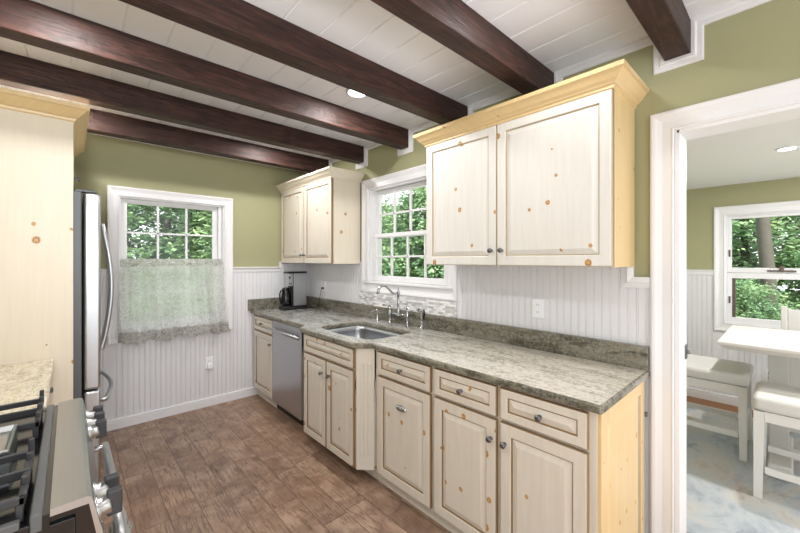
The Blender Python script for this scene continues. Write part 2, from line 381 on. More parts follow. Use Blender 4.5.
# beadboard: a grooved strip with real beads
def bead(mb, a0, a1, z0, z1, mp, pitch=.0405, th=.009, start=0):
    pts = [(a0, 0)]; a = math.ceil((a0 - start) / pitch) * pitch + start; pts.append((a0, th))
    while a < a1 - .012:
        if a > a0 + .004: pts += [(a - .0022, th), (a, th - .0035), (a + .0022, th - .0002), (a + .0048, th + .0004), (a + .0072, th - .0035), (a + .0086, th)]
        a += pitch
    pts += [(a1, th), (a1, 0)]
    A = [mb.bm.verts.new(mp(u, z0, d)) for u, d in pts]; B = [mb.bm.verts.new(mp(u, z1, d)) for u, d in pts]
    for i in range(len(pts) - 1): mb.bm.faces.new((A[i], A[i + 1], B[i + 1], B[i]))
    return mb
mb = MB(); m_ = negY(YF); bead(mb, XL, .25, 0, 1.33, m_); bead(mb, .25, 1.24, 0, .75, m_, start=.01); bead(mb, 1.24, XW - .01, 0, 1.34, m_)
bead(mb, 1.76, XW - .01, 1.34, 1.44, m_)
struct('wainscot', mb, 'bead', wall_far)
mb = MB(); m_ = negX(XW); bead(mb, .46, .60, 0, 1.32, m_); bead(mb, .60, 1.69, 0, 1.44, m_); bead(mb, 1.69, 2.84, 0, 1.16, m_); bead(mb, 2.84, YF - .01, 0, 1.44, m_)
struct('wainscot', mb, 'bead', wall_right)
mb = MB(); bead(mb, .53, 1.3, 0, 1.31, negX(X2)); bead(mb, -1.2, .53, 0, .75, negX(X2)); struct('wainscot', mb, 'bead', wall_dining)
rail = [(0, 0), (0, .058), (.028, .058), (.030, .050), (.022, .044), (.018, .034), (.016, .012), (.012, 0)]
def railbox(mb, a0, a1, z, mp): # chair rail along a straight wall
    A = [mb.bm.verts.new(mp(a0, z + h, d)) for d, h in rail]; B = [mb.bm.verts.new(mp(a1, z + h, d)) for d, h in rail]; n = len(rail)
    for i in range(n): mb.bm.faces.new((A[i], A[(i + 1) % n], B[(i + 1) % n], B[i]))
    mb.bm.faces.new(A); mb.bm.faces.new(B); return mb
mb = MB(); railbox(mb, XL, .232, 1.323, negY(YF)); railbox(mb, 1.252, 1.775, 1.323, negY(YF)); struct('chair_rail', mb, 'white', wall_far)
casp = [(0, 0), (0, .020), (.012, .023), (.020, .019), (.036, .018), (.05, .016), (.05, 0)]
mb = MB(); mb.sweep([(.474, 1.314), (.600, 1.314), (.600, 1.43)], [(0, 0), (0, .014), (.010, .016), (.022, .020), (.030, .026), (.044, .022), (.055, .018), (.055, 0)], negX(XW))
struct('chair_rail', mb, 'white', wall_right)
mb = MB(); railbox(mb, .556, 1.3, 1.297, negX(X2)); struct('chair_rail', mb, 'white', wall_dining)
def base(mb, a0, a1, mp, h=.085):
    pr = [(0, 0), (.017, 0), (.017, h * .72), (.013, h * .78), (.013, h * .83), (.018, h * .86), (.016, h * .97), (.008, h), (0, h)]
    A = [mb.bm.verts.new(mp(a0, z, d)) for d, z in pr]; B = [mb.bm.verts.new(mp(a1, z, d)) for d, z in pr]; n = len(pr)
    for i in range(n): mb.bm.faces.new((A[i], A[(i + 1) % n], B[(i + 1) % n], B[i]))
    mb.bm.faces.new(A); mb.bm.faces.new(B); return mb
struct('baseboard_far', base(MB(), XL, 1.50, lambda a, z, d: (a, YF - .0095 - d, z)), 'white')
struct('baseboard_dining', base(MB(), -2.6, 1.3, lambda a, z, d: (X2 - .0095 - d, a, z), .09), 'white')
# trim where ceiling meets walls, stepping round each beam
BW = .1; BEAMS = [.317, .948, 1.571, 2.181, 2.803, 3.442]; BZ = 2.402
path = [(YB, CEIL)]
for y in BEAMS: path += [(y, CEIL), (y, BZ), (y + BW, BZ), (y + BW, CEIL)]
path.append((YF, CEIL)); path = path[::-1]
tp_ = [(0, 0), (0, .016), (.014, .018), (.022, .012), (.040, .012), (.045, .009), (.045, 0)]
struct('trim_1', MB().sweep(path, tp_, negX(XW)), 'white')
mb = MB(); mb.box(XL, XW - .02, YF - .014, YF, 2.508, CEIL, .004); struct('trim_2', mb, 'white')

# ------------------------------------------------------------------ windows, doorway
def casing(mb, a0, a1, b0, b1, w, mp, floor=False):
    """mitred casing round an opening; w = width"""
    pr = [(0, 0), (0, .018), (.006, .021), (.014, .017), (w * .5, .015), (w * .68, .020), (w * .8, .025), (w * .92, .026), (w, .022), (w, 0)]
    if floor: mb.sweep([(a0, b0), (a0, b1), (a1, b1), (a1, b0)], pr, mp)
    else: mb.sweep([(a0, b0), (a0, b1), (a1, b1), (a1, b0)], pr, mp, closed=True)
    return mb
def sash(mb, a0, a1, b0, b1, d0, d1, mp, fr=.045, cols=1, rows=1, mun=.016, rb=None, rt=None):
    def bb(x0, x1, z0, z1, e0=d0, e1=d1, bev=.003):
        p, q = mp(x0, z0, e0), mp(x1, z1, e1)
        mb.box(min(p[0], q[0]), max(p[0], q[0]), min(p[1], q[1]), max(p[1], q[1]), min(p[2], q[2]), max(p[2], q[2]), bev)
    rb = rb or fr; rt = rt or fr
    bb(a0, a0 + fr, b0, b1); bb(a1 - fr, a1, b0, b1); bb(a0 + fr - .002, a1 - fr + .002, b0, b0 + rb); bb(a0 + fr - .002, a1 - fr + .002, b1 - rt, b1)
    ga0, ga1, gb0, gb1 = a0 + fr, a1 - fr, b0 + rb, b1 - rt; dm = (d0 + d1) / 2; h = abs(d1 - d0) * .35
    for i in range(1, cols):
        a = ga0 + (ga1 - ga0) * i / cols; bb(a - mun / 2, a + mun / 2, gb0 - .002, gb1 + .002, dm - h, dm + h, .002)
    for i in range(1, rows):
        b = gb0 + (gb1 - gb0) * i / rows; bb(ga0 - .002, ga1 + .002, b - mun / 2, b + mun / 2, dm - h, dm + h, .002)
    return (ga0, ga1, gb0, gb1, dm)
def pane(g, mp, name, parent):
    mb = MB(); p, q = mp(g[0] - .004, g[2] - .004, g[4] - .0015), mp(g[1] + .004, g[3] + .004, g[4] + .0015)
    mb.box(min(p[0], q[0]), max(p[0], q[0]), min(p[1], q[1]), max(p[1], q[1]), min(p[2], q[2]), max(p[2], q[2]))
    return struct(name, mb, 'glass', parent)
def window(n, hole, mp, jd, setup):
    a0, a1, b0, b1 = hole
    e = bpy.data.objects.new('window_%d' % n, None); COL.objects.link(e); e['kind'] = 'structure'
    mb = MB(); mb.rings([(a0, a1, b0, b1, .004), (a0 + .012, a1 - .012, b0 + .012, b1 - .012, .004), (a0 + .012, a1 - .012, b0 + .012, b1 - .012, -jd), (a0, a1, b0, b1, -jd)], mp, cap=False)
    struct('window_jamb', mb, 'white', e)
    setup(e); return e
# window 1, far wall
def w1(e):
    mp = negY(YF); struct('casing', casing(MB(), W1[0], W1[1], W1[2], W1[3], .083, mp), 'white', e)
    for nm, b0, b1, d0, d1, rb in (('upper_sash', 1.40, 2.0, -.085, -.055, .045), ('lower_sash', .83, 1.445, -.05, -.02, .06)):
        mb = MB(); g = sash(mb, .332, 1.124, b0, b1, d0, d1, mp, .045, 3, 2, .017, rb=rb, rt=.04)
        s = struct(nm, mb, 'white', e); pane(g, mp, 'glass', s)
    struct('sash_stop', MB().box(1.124, 1.158, YF + .02, YF + .09, .83, 2.0, .004), 'white', e)
window(1, W1, negY(YF), T, w1)
# window 2, over the sink
def w2(e):
    mp = negX(XW); struct('casing', casing(MB(), W2[0], W2[1], W2[2], W2[3], .095, mp), 'white', e)
    mb = MB(); g = sash(mb, 1.78, 2.70, 1.66, 2.11, -.085, -.055, mp, .045, 4, 2, .016, rb=.035, rt=.04); s = struct('upper_sash', mb, 'white', e); pane(g, mp, 'glass', s)
    mb = MB(); g = sash(mb, 1.78, 2.70, 1.26, 1.70, -.05, -.02, mp, .045, 4, 2, .016, rb=.05, rt=.035); s = struct('lower_sash', mb, 'white', e); pane(g, mp, 'glass', s)
    struct('window_stool', MB().box(XW - .030, XW + .02, 1.70, 2.80, 1.236, 1.256, .004), 'white', e)
    struct('sash_lock', MB().box(XW + .03, XW + .052, 2.22, 2.27, 1.70, 1.715, .003), 'bronze', e)
window(2, W2, negX(XW), T, w2)
def w3(e):
    mp = negX(X2); struct('casing', casing(MB(), W3[0], W3[1], W3[2], W3[3], .088, mp), 'white', e)
    mb = MB(); g = sash(mb, -1.088, .456, 1.33, 1.90, -.08, -.02, mp, .032, 1, 1, rb=.05, rt=.03); s = struct('upper_sash', mb, 'white', e); pane(g, mp, 'glass', s)
    mb = MB(); g = sash(mb, -1.088, .456, .83, 1.328, -.08, -.02, mp, .036, 1, 1, rb=.05, rt=.055); s = struct('lower_sash', mb, ['white'], e); pane(g, mp, 'glass', s)
    mb = MB(); mb.box(X2 + .03, X2 + .05, .395, .42, .88, 1.272); struct('sash_seal', mb, 'bronze', e)
    struct('sash_hinge', MB().box(X2 + .012, X2 + .02, .43, .445, 1.49, 1.56, .003), 'bronze', e)
    struct('sash_hinge', MB().box(X2 + .012, X2 + .02, .43, .445, 1.02, 1.09, .003), 'bronze', e)
    mb = MB(); mb.box(X2 - .0, X2 + .022, -.02, .17, 1.345, 1.360, .004); mb.box(X2 - .01, X2 + .02, .06, .09, 1.350, 1.40, .005); struct('window_latch', mb, 'bronze', e)
window(3, W3, negX(X2), T, w3)
# tile strip and granite under window 2 come later; doorway
e = bpy.data.objects.new('door_1', None); COL.objects.link(e); e['kind'] = 'structure'
struct('casing', casing(MB(), DOOR[0], DOOR[1] + .006, 0, DOOR[3], .094, negX(XW), True), 'white', e)
struct('casing', casing(MB(), DOOR[0], DOOR[1] + .006, 0, DOOR[3], .09, posX(XW + T), True), 'white', e)
mb = MB(); mb.box(XW - .012, XW + T + .002, DOOR[1] - .014, DOOR[1] + .006, 0, DOOR[3], .003); mb.box(XW - .012, XW + T + .002, DOOR[0], DOOR[1], DOOR[3] - .018, DOOR[3] + .004, .003)
mb.box(XW - .012, XW + T + .002, DOOR[0] - .006, DOOR[0] + .014, 0, DOOR[3], .003)
struct('jamb', mb, 'white', e)
mb = MB(); mb.box(XW + .10, XW + .135, .352, .3585, .97, 1.04, .002); mb.lathe((XW + .118, .355, 1.005), (0, -1, 0), [(.010, 0), (.012, .006), (.008, .016), (.001, .018)]); struct('door_catch', mb, 'knob', e)

# ------------------------------------------------------------------ ceiling beams and downlights
bl = ['dark stained ceiling beam ending on the wall above the doorway, nearest the camera',
      'dark stained ceiling beam running out behind the near half of the large upper cabinet',
      'dark stained ceiling beam ending just behind the far corner of the large upper cabinet',
      'dark stained ceiling beam meeting the wall above the sink window, just beyond the ceiling light',
      'dark stained ceiling beam ending beside the small upper cabinet and the sink window',
      'dark stained ceiling beam closest to the far wall, above the small upper cabinet']
random.seed(3)
for y, lb in zip(BEAMS, bl):
    mb = MB(); mb.box(XL + .002, XW - .001, y, y + BW, BZ, CEIL, .006)
    single('ceiling_beam', mb, 'beam', lb, 'beam', (XL, y + BW / 2, BZ), 'dark ceiling beams')
def downlight(x, y, z, watts, label, r=.06, group=None):
    t = Thing('recessed_light', label, 'ceiling light', (x, y, z), group)
    t.part('trim_ring', MB().lathe((x, y, z), (0, 0, -1), [(r + .014, 0), (r + .014, .004), (r + .006, .007), (r, .007), (r, 0)], 28), 'white')
    t.part('lens', MB().lathe((x, y, z), (0, 0, -1), [(r - .001, .0005), (r - .001, .0065)], 28), 'lens')
    L = bpy.data.lights.new('recessed_lamp', 'AREA'); L.shape = 'DISK'; L.size = r * 2; L.energy = watts; L.color = (1, .98, .97)
    o = bpy.data.objects.new('recessed_lamp', L); COL.objects.link(o); o.parent = t.o; o.location = (0, 0, -.012)
dl = ['round recessed ceiling light shining between two beams over the sink side', 'round recessed ceiling light above the range', 'round recessed ceiling light in front of the large upper cabinet',
      'round recessed ceiling light on the near left of the kitchen', 'round recessed ceiling light between the two farthest beams, sink side', 'round recessed ceiling light above the refrigerator front']
for (x, y), lb, w_ in zip(LIGHTS, dl, KITCHEN_W): downlight(x, y, CEIL, w_, lb)
downlight(3.597, .029, C2, DINING_W, 'round recessed ceiling light in the next room above the table', .045)
downlight(3.0, -1.4, C2, DINING_W, 'round recessed ceiling light at the back of the next room', .07)

# ------------------------------------------------------------------ cabinet parts
def door_mb(a0, a1, b0, b1, mp, stile=.052, th=.02):
    """raised panel front; materials 0 wood, 1 glaze"""
    mb = MB(); r = lambda i, d: (a0 + i, a1 - i, b0 + i, b1 - i, d)
    mb.rings([r(0, 0), r(0, th - .004), r(.003, th - .001), r(.007, th), r(stile, th), r(stile + .0035, th - .003), r(stile + .005, th - .009), r(stile + .009, th - .0095),
              r(stile + .030, th - .002), r(stile + .034, th - .0005), r(stile + .036, th)], mp, [1, 1, 0, 0, 0, 1, 1, 0, 0, 0], back=True)
    return mb
def knob_mb(p, axis, r=.0145):
    return MB().lathe(p, axis, [(.009, 0), (.009, .003), (.0055, .006), (.0055, .013), (r * .85, .016), (r, .021), (r * .9, .026), (r * .5, .029), (.001, .030)], 16)
def add_front(t, kind, a0, a1, b0, b1, X, knob=None, wood='cream', stile=.052, label=None, mp=None, ax=(-1, 0, 0), th=.02):
    o = t.part(kind, door_mb(a0, a1, b0, b1, (mp or negX)(X), stile, th), [wood, 'glaze' if wood == 'cream' else 'glaze_light'], label=label)
    if knob: t.part('knob', knob_mb((X + (-th if ax[0] < 0 else th), knob[0], knob[1]), ax), 'knob', o)
    return o
FX = 1.482   # face frame plane; fronts stand .02 proud
TOE = .075
def base_cab(label, y0, y1, x=FX, toe=True):
    t = Thing('base_cabinet', label, 'cabinet', (x, (y0 + y1) / 2, 0))
    mb = MB(); mb.box(x, XW - .045, y0, y1, TOE, .879, .001); 
    t.part('body', mb, 'cream')
    if toe: t.part('toe_kick', MB().box(1.503, 1.53, y0, y1, 0, TOE), 'cream')
    return t
# far cabinet (corner)
t = base_cab('narrow cream pine base cabinet in the far corner beyond the dishwasher', 3.43, 3.945)
add_front(t, 'drawer', 3.445, 3.925, .722, .865, FX, (3.70, .80), stile=.035)
add_front(t, 'door', 3.445, 3.925, TOE + .015, .708, FX, (3.485, .622))
# dishwasher
t = Thing('dishwasher', 'stainless steel dishwasher under the counter below the coffee maker', 'dishwasher', (1.47, 3.13, 0))
t.part('body', MB().box(1.50, 2.05, 2.83, 3.425, .01, .875), 'dark')
t.part('door', MB().box(1.452, 1.50, 2.835, 3.42, .085, .872, .006), 'steel')
mb = MB(); mb.tube([(1.415, 2.80, .795), (1.415, 3.41, .795)], .013, 12); mb.tube([(1.455, 2.90, .795), (1.415, 2.90, .795)], .008, 8); mb.tube([(1.455, 3.355, .795), (1.415, 3.355, .795)], .008, 8)
t.part('handle', mb, 'steel')
t.part('toe_panel', MB().box(1.52, 1.54, 2.84, 3.415, .01, .083), 'black')
# sink cabinet, bumped out with angled fluted corners
SX = 1.392
t = Thing('sink_cabinet', 'cream pine sink cabinet bumped forward with fluted angled corners', 'cabinet', (SX, 2.3, 0))
poly = [(2.05, 1.853), (1.474, 1.853), (SX, 1.935), (SX, 2.655), (1.474, 2.737), (1.474, 2.82), (2.05, 2.82)]
mb = MB(); mb.prism(poly, XY, TOE + .005, .66); mb.sweep([(1.474, 1.853), (SX, 1.935), (SX, 2.655), (1.474, 2.737)], [(0, .6), (0, .879), (-.02, .879), (-.02, .6)], XY)
t.part('body', mb, 'cream')
t.part('toe_kick', MB().box(1.503, 1.53, 1.86, 2.82, 0, TOE + .005), 'cream')
add_front(t, 'false_drawer', 1.955, 2.635, .738, .870, SX, stile=.035)
add_front(t, 'door', 1.955, 2.290, TOE + .015, .722, SX, (2.245, .625), stile=.048)
add_front(t, 'door', 2.300, 2.635, TOE + .015, .722, SX, (2.345, .625), stile=.048)
def fluted(y, s):   # angled corner board with three flutes
    A = Vector((1.470, y)); B = Vector((SX - .004, y + .086 * s)); d = (B - A).normalized()
    n = Vector((-d.y, d.x)) * (1 if (-d.y) < 0 else -1); L = (B - A).length
    mp = lambda a, b, h: (A.x + d.x * a + n.x * h, A.y + d.y * a + n.y * h, b)
    mb = MB(); mb.rings([(0, L, TOE + .005, .877, 0), (0, L, TOE + .005, .877, .004), (.004, L - .004, TOE + .009, .873, .006)], mp)
    for k in range(3):
        c = L * (.27 + .23 * k); mb.rings([(c - .008, c + .008, .17, .78, .0058), (c - .007, c + .007, .172, .778, .011), (c - .003, c + .003, .18, .77, .0125)], mp)
    return mb
t.part('corner_post', fluted(1.853, 1), 'cream'); t.part('corner_post', fluted(2.737, -1), 'cream')
# pull out cabinet
t = base_cab('cream pine cabinet with a cup pull on its tall front, beside the sink', 1.337, 1.850)
add_front(t, 'drawer', 1.352, 1.815, .722, .865, FX, (1.585, .792), stile=.035)
d = add_front(t, 'pull_out_front', 1.352, 1.815, TOE + .005, .708, FX)
mb = MB(); c = (FX - .02, 1.585, .565)
nn, kk = 18, 8; G = []
for i in range(nn):
    th_ = 2 * math.pi * i / nn
    G.append([mb.bm.verts.new((c[0] - .021 * math.cos(math.pi / 2 * (1 - k / kk)) if k else c[0], c[1] + .047 * math.cos(th_) * math.sin(math.pi / 2 * (1 - k / kk)), c[2] + .021 * math.sin(th_) * math.sin(math.pi / 2 * (1 - k / kk)) * (1 if math.sin(th_) > 0 else .8))) for k in range(kk)])
tip = mb.bm.verts.new((c[0] - .0205, c[1], c[2]))
for i in range(nn):
    A_, B_ = G[i], G[(i + 1) % nn]
    for k in range(kk - 1): f = mb.bm.faces.new((A_[k], B_[k], B_[k + 1], A_[k + 1])); f.smooth = True
    f = mb.bm.faces.new((A_[-1], B_[-1], tip)); f.smooth = True
mb.bm.faces.new([g_[0] for g_ in G])
t.part('cup_pull', mb, 'chrome', d)
# near double cabinet
t = base_cab('wide cream pine base cabinet with two drawers over two doors, nearest the doorway', .505, 1.335)
add_front(t, 'drawer', .533, .915, .722, .865, FX, (.722, .792), stile=.035)
add_front(t, 'drawer', .935, 1.325, .722, .865, FX, (1.135, .792), stile=.035)
add_front(t, 'door', .533, .915, TOE + .005, .708, FX, (.888, .615))
add_front(t, 'door', .935, 1.325, TOE + .005, .708, FX, (.962, .615))
t.part('end_panel', MB().rings([(FX + .002, 2.065, 0, .879, 0), (FX + .002, 2.065, 0, .879, .016), (FX + .004, 2.063, .002, .877, .018), (1.545, 2.00, .09, .815, .018), (1.550, 1.995, .095, .81, .010), (1.556, 1.989, .101, .804, .009), (1.585, 1.96, .13, .775, .016)],
                               negY(.508), [0, 0, 0, 1, 1, 0]), ['pine', 'glaze_light'], label='clear yellow pine panelled end')
t.part('gap_shadow_strip', MB().box(2.066, 2.098, .500, .53, 0, .879), 'dark', label='dark strip standing in for the shadowed gap against the wall')  # dark board stands in for the shadow between cabinet end and wall
t.part('strip_knob', MB().lathe((2.075, .494, .70), (0, -1, 0), [(.006, -.004), (.006, .002), (.012, .006), (.012, .012), (.004, .014)]), 'knob')

# ------------------------------------------------------------------ countertop
def slab(mb, outer, hole, z0, z1, mt=0, me=1):
    prof = [(.010, z1), (.003, z1 - .003), (0, z1 - .010), (0, z0 + .006), (.005, z0)]
    def off(P, o, sgn):
        n = len(P); out = []
        for i in range(n):
            a, b, c_ = Vector(P[i - 1]), Vector(P[i]), Vector(P[(i + 1) % n]); d1, d2 = (b - a).normalized(), (c_ - b).normalized()
            n1, n2 = Vector((-d1.y, d1.x)), Vector((-d2.y, d2.x)); m_ = (n1 + n2).normalized(); m_ = m_ / max(.3, m_.dot(n1)); out.append((b.x + m_.x * o * sgn, b.y + m_.y * o * sgn))
        return out
    def area(P): return sum(P[i - 1][0] * P[i][1] - P[i][0] * P[i - 1][1] for i in range(len(P)))
    tops, bots = [], []
    for P, s in ((outer, 1), (hole, -1)):
        if not P: continue
        sg = s if area(P) > 0 else -s
        L = [[mb.bm.verts.new((x, y, z)) for x, y in off(P, o, sg)] for o, z in prof]
        for a, b in zip(L, L[1:]):
            for i in range(len(P)):
                f = mb.bm.faces.new((a[i], a[(i + 1) % len(P)], b[(i + 1) % len(P)], b[i])); f.material_index = me
        tops.append(L[0]); bots.append(L[-1])
    for grp in (tops, bots):
        es = []
        for L in grp:
            for i in range(len(L)):
                e_ = mb.bm.edges.get((L[i], L[(i + 1) % len(L)])); es.append(e_)
        r = bmesh.ops.triangle_fill(mb.bm, edges=es, use_beauty=True)
        for f in r['geom']:
            if isinstance(f, bmesh.types.BMFace): f.material_index = mt
    return mb
def rounded(x0, x1, y0, y1, r, bow=0, n=6):
    P = []
    for cx_, cy_, a0 in ((x0 + r, y0 + r, 180), (x1 - r, y0 + r, 270), (x1 - r, y1 - r, 0), (x0 + r, y1 - r, 90)):
        for k in range(n + 1):
            a = R(a0 + 90 * k / n); P.append((cx_ + r * math.cos(a), cy_ + r * math.sin(a)))
    if bow:
        for k in range(1, 10):
            y = y1 - r + (y0 + r - y1 + r) * k / 10; P.append((x0 - bow * math.sin(math.pi * k / 10), y))
    return P
ce = 1.444
outer = [(XW - .010, .474), (ce + .01, .474), (ce, .484), (ce, 1.835), (ce - .004, 1.852), (1.356, 1.930), (1.352, 1.95), (1.352, 2.655), (1.357, 2.672), (1.432, 2.742), (1.436, 2.756), (1.436, YF - .010), (XW - .010, YF - .010)]
hole = rounded(1.495, 1.905, 1.93, 2.60, .07, .03)
t = Thing('countertop', 'long sea green granite countertop running from the far corner to the doorway', 'countertop', (1.75, 2.2, .88))
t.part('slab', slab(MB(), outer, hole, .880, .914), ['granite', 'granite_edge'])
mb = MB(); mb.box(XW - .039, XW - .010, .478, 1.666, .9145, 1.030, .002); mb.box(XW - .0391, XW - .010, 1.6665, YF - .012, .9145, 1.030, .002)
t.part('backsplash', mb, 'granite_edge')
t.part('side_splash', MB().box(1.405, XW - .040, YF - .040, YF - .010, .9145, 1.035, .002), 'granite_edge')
mb = MB(); mb.box(XW - .020, XW - .0095, 1.675, 2.872, 1.031, 1.150); 
single('tile_backsplash', mb, 'mosaic', 'strip of small grey and white marble mosaic tiles under the sink window', 'tiles', (XW - .015, 2.27, 1.031))
# sink
t = Thing('sink', 'undermount stainless steel sink basin set in the granite counter', 'sink', (1.70, 2.26, .70))
mb = MB(); L = []
for z, g_ in ((.879, -.012), (.877, .004), (.84, .003), (.72, -.004), (.700, -.02), (.692, -.05)):
    P = rounded(1.495 - g_, 1.905 + g_, 1.93 - g_, 2.60 + g_, .07 + max(g_, -.01), .03)
    L.append([mb.bm.verts.new((x, y, z)) for x, y in P])
rim = [mb.bm.verts.new((x, y, .879)) for x, y in rounded(1.475, 1.925, 1.91, 2.62, .08, .03)]
L[0] = rim
for a, b in zip(L, L[1:]):
    for i in range(len(a)):
        f = mb.bm.faces.new((a[i], a[(i + 1) % len(a)], b[(i + 1) % len(a)], b[i])); f.smooth = True
bmesh.ops.triangle_fill(mb.bm, edges=[mb.bm.edges.get((L[-1][i], L[-1][(i + 1) % len(rim)])) for i in range(len(rim))])
t.part('basin', mb, 'sink')
t.part('drain', MB().lathe((1.72, 2.30, .690), (0, 0, 1), [(.045, 0), (.045, .004), (.038, .005), (.030, .003), (.001, .0035)], 20), 'chrome')

# ------------------------------------------------------------------ upper cabinets
crown = [(0, 2.215), (-.006, 2.218), (-.006, 2.230), (-.014, 2.234), (-.018, 2.240), (-.030, 2.250), (-.046, 2.270), (-.052, 2.278), (-.060, 2.280), (-.062, 2.298), (0, 2.300)]
def upper(label, y0, y1, split, ends, sidemat, sidelabel, crown_path, wood, xw=XW - .0100):
    t = Thing('wall_cabinet', label, 'cabinet', (1.78, (y0 + y1) / 2, 1.421))
    t.part('body', MB().box(1.797, xw, y0 + .001, y1 - .001, 1.424, 2.215, .001), [wood])
    t.part('side_panel', MB().box(1.797, xw, y0 - .0005, y0 + .004, 1.421, 2.217), sidemat, label=sidelabel)
    for a0, a1, k in ((y0 + .003, split - .002, split - .035), (split + .002, y1 - .003, split + .032)):
        add_front(t, 'door', a0, a1, 1.423, 2.222, 1.795, (k, 1.508), wood=wood, stile=.05)
    t.part('crown_moulding', MB().sweep(crown_path, [(-o_, z) for o_, z in crown], XY), 'pine' if sidemat == 'pine' else 'tallpine', label='pine crown moulding')
    return t
upper('large white washed pine wall cabinet hanging over the right end of the counter', .541, 1.680, 1.132, None, 'pine', 'yellow clear pine side',
      [(XW - .002, 1.680), (1.775, 1.680), (1.775, .541), (XW - .002, .541)][::-1], 'white_pine')
upper('small cream pine wall cabinet in the far corner above the coffee maker', 2.870, 3.945, 3.405, None, 'tallpine', 'cream pine side with small knots',
      [(1.775, 3.949), (1.775, 2.870), (XW - .002, 2.870)][::-1], 'cream')

# ------------------------------------------------------------------ faucet group
fx, fy, cz = 2.02, 2.225, .9145
t = Thing('faucet', 'polished nickel bridge faucet with swan neck spout behind the sink', 'faucet', (fx, fy, cz))
mb = MB(); mb.lathe((fx, fy, .99), (0, 0, 1), [(.016, 0), (.018, .005), (.011, .012), (.010, .10), (.012, .105), (.010, .11), (.010, .18), (.015, .186), (.015, .198), (.008, .205), (.004, .215), (.007, .222), (.006, .232), (.001, .24)])
t.part('column', mb, 'chrome')
sp = [(2.02, 1.185), (1.985, 1.178), (1.955, 1.185), (1.92, 1.215), (1.885, 1.245), (1.855, 1.252), (1.825, 1.243), (1.806, 1.218), (1.80, 1.185)]
t.part('spout', MB().tube([(x, fy, z) for x, z in sp], [.009, .009, .009, .0095, .010, .0105, .0105, .0105, .012], 12), 'chrome')
mb = MB(); mb.tube([(fx, fy - .105, 1.0), (fx, fy - .05, 1.005), (fx, fy, 1.0), (fx, fy + .05, 1.005), (fx, fy + .105, 1.0)], .010, 10)
for s in (-1, 1): mb.lathe((fx, fy + .107 * s, cz), (0, 0, 1), [(.024, 0), (.022, .006), (.012, .014), (.010, .06), (.016, .075), (.017, .09), (.012, .105), (.010, .125), (.012, .135), (.006, .145)])
t.part('bridge', mb, 'chrome')
for s in (-1, 1):
    mb = MB(); c = (fx, fy + .107 * s, cz + .150); mb.lathe((c[0], c[1], c[2] - .006), (0, 0, 1), [(.010, 0), (.010, .012), (.004, .018)]); mb.tube([(c[0], c[1], c[2]), (c[0] - .02, c[1] + .03 * s, c[2] + .006), (c[0] - .035, c[1] + .05 * s, c[2] + .008)], [.006, .005, .007], 8)
    t.part('lever', mb, 'chrome')
t = Thing('side_sprayer', 'chrome side sprayer with black trigger to the right of the faucet', 'sprayer', (2.02, 1.955, cz))
t.part('holder', MB().lathe((2.02, 1.955, cz), (0, 0, 1), [(.022, 0), (.020, .006), (.011, .012), (.010, .05), (.014, .06), (.010, .07)]), 'chrome')
t.part('spray_head', MB().tube([(2.02, 1.955, cz + .06), (2.02, 1.955, cz + .12), (2.01, 1.955, cz + .148), (1.985, 1.955, cz + .155)], [.009, .011, .014, .015], 10), 'chrome')
t.part('trigger', MB().tube([(2.028, 1.948, cz + .075), (2.036, 1.940, cz + .115), (2.028, 1.940, cz + .155)], [.006, .009, .006], 8), 'black')
t = Thing('soap_dispenser', 'small chrome soap dispenser to the left of the faucet', 'soap dispenser', (2.02, 2.50, cz))
t.part('stem', MB().lathe((2.02, 2.50, cz), (0, 0, 1), [(.022, 0), (.020, .006), (.012, .012), (.014, .035), (.009, .045), (.009, .075), (.013, .08), (.012, .095), (.003, .10)]), 'chrome')
t.part('nozzle', MB().tube([(2.02, 2.50, cz + .088), (1.975, 2.505, cz + .092), (1.955, 2.507, cz + .085)], [.006, .006, .005], 8), 'chrome')

# ------------------------------------------------------------------ coffee maker
t = Thing('coffee_maker', 'black and stainless drip coffee maker in the far corner of the counter', 'coffee maker', (1.82, 3.77, .914))
y0, y1 = 3.69, 3.81
t.part('base', MB().box(1.685, 1.965, y0 - .01, y1, .915, .955, .010), 'black')
t.part('hot_plate', MB().lathe((1.748, 3.752, .955), (0, 0, 1), [(.052, 0), (.052, .004), (.001, .005)], 20), 'black')
t.part('tank', MB().box(1.80, 1.962, y0, y1 - .01, .955, 1.312, .006), 'steel')
t.part('brew_head', MB().box(1.740, 1.802, y0 + .002, y1 - .012, 1.175, 1.312, .006), 'steel')
t.part('lid', MB().box(1.735, 1.967, y0 - .004, y1 - .006, 1.311, 1.330, .007), 'black')
t.part('button', MB().box(1.750, 1.768, y0 - .002, y0 + .004, 1.255, 1.275, .002), 'black')
t.part('control_panel', MB().box(1.748, 1.785, y0 - .002, y0 + .004, 1.195, 1.205, .002), 'black')
t.part('trim_strip', MB().box(1.797, 1.804, y0 - .002, y0 + .004, .96, 1.31, .001), 'black')
t.part('grille', MB().box(1.785, 1.80, y0 + .01, y1 - .02, .955, 1.18, .003), 'black')
ca = t.part('carafe', MB().lathe((1.742, 3.752, .960), (0, 0, 1), [(.036, 0), (.048, .01), (.052, .05), (.049, .10), (.040, .14), (.036, .16), (.039, .175)], 24), 'gblack')
t.part('handle', MB().tube([(1.712, 3.75, 1.12), (1.684, 3.745, 1.125), (1.672, 3.745, 1.09), (1.674, 3.745, 1.03), (1.684, 3.745, .99), (1.698, 3.75, .985)], .009, 8), 'black', ca)
t.part('carafe_lid', MB().lathe((1.742, 3.752, 1.135), (0, 0, 1), [(.038, 0), (.038, .012), (.02, .022), (.001, .024)], 20), 'black', ca)
cord = [(1.97, 3.80, .93), (2.0, 3.74, .919), (2.035, 3.66, .919), (2.055, 3.60, .935), (2.062, 3.58, 1.03), (2.066, 3.565, 1.10), (2.068, 3.552, 1.135), (2.078, 3.547, 1.145)]
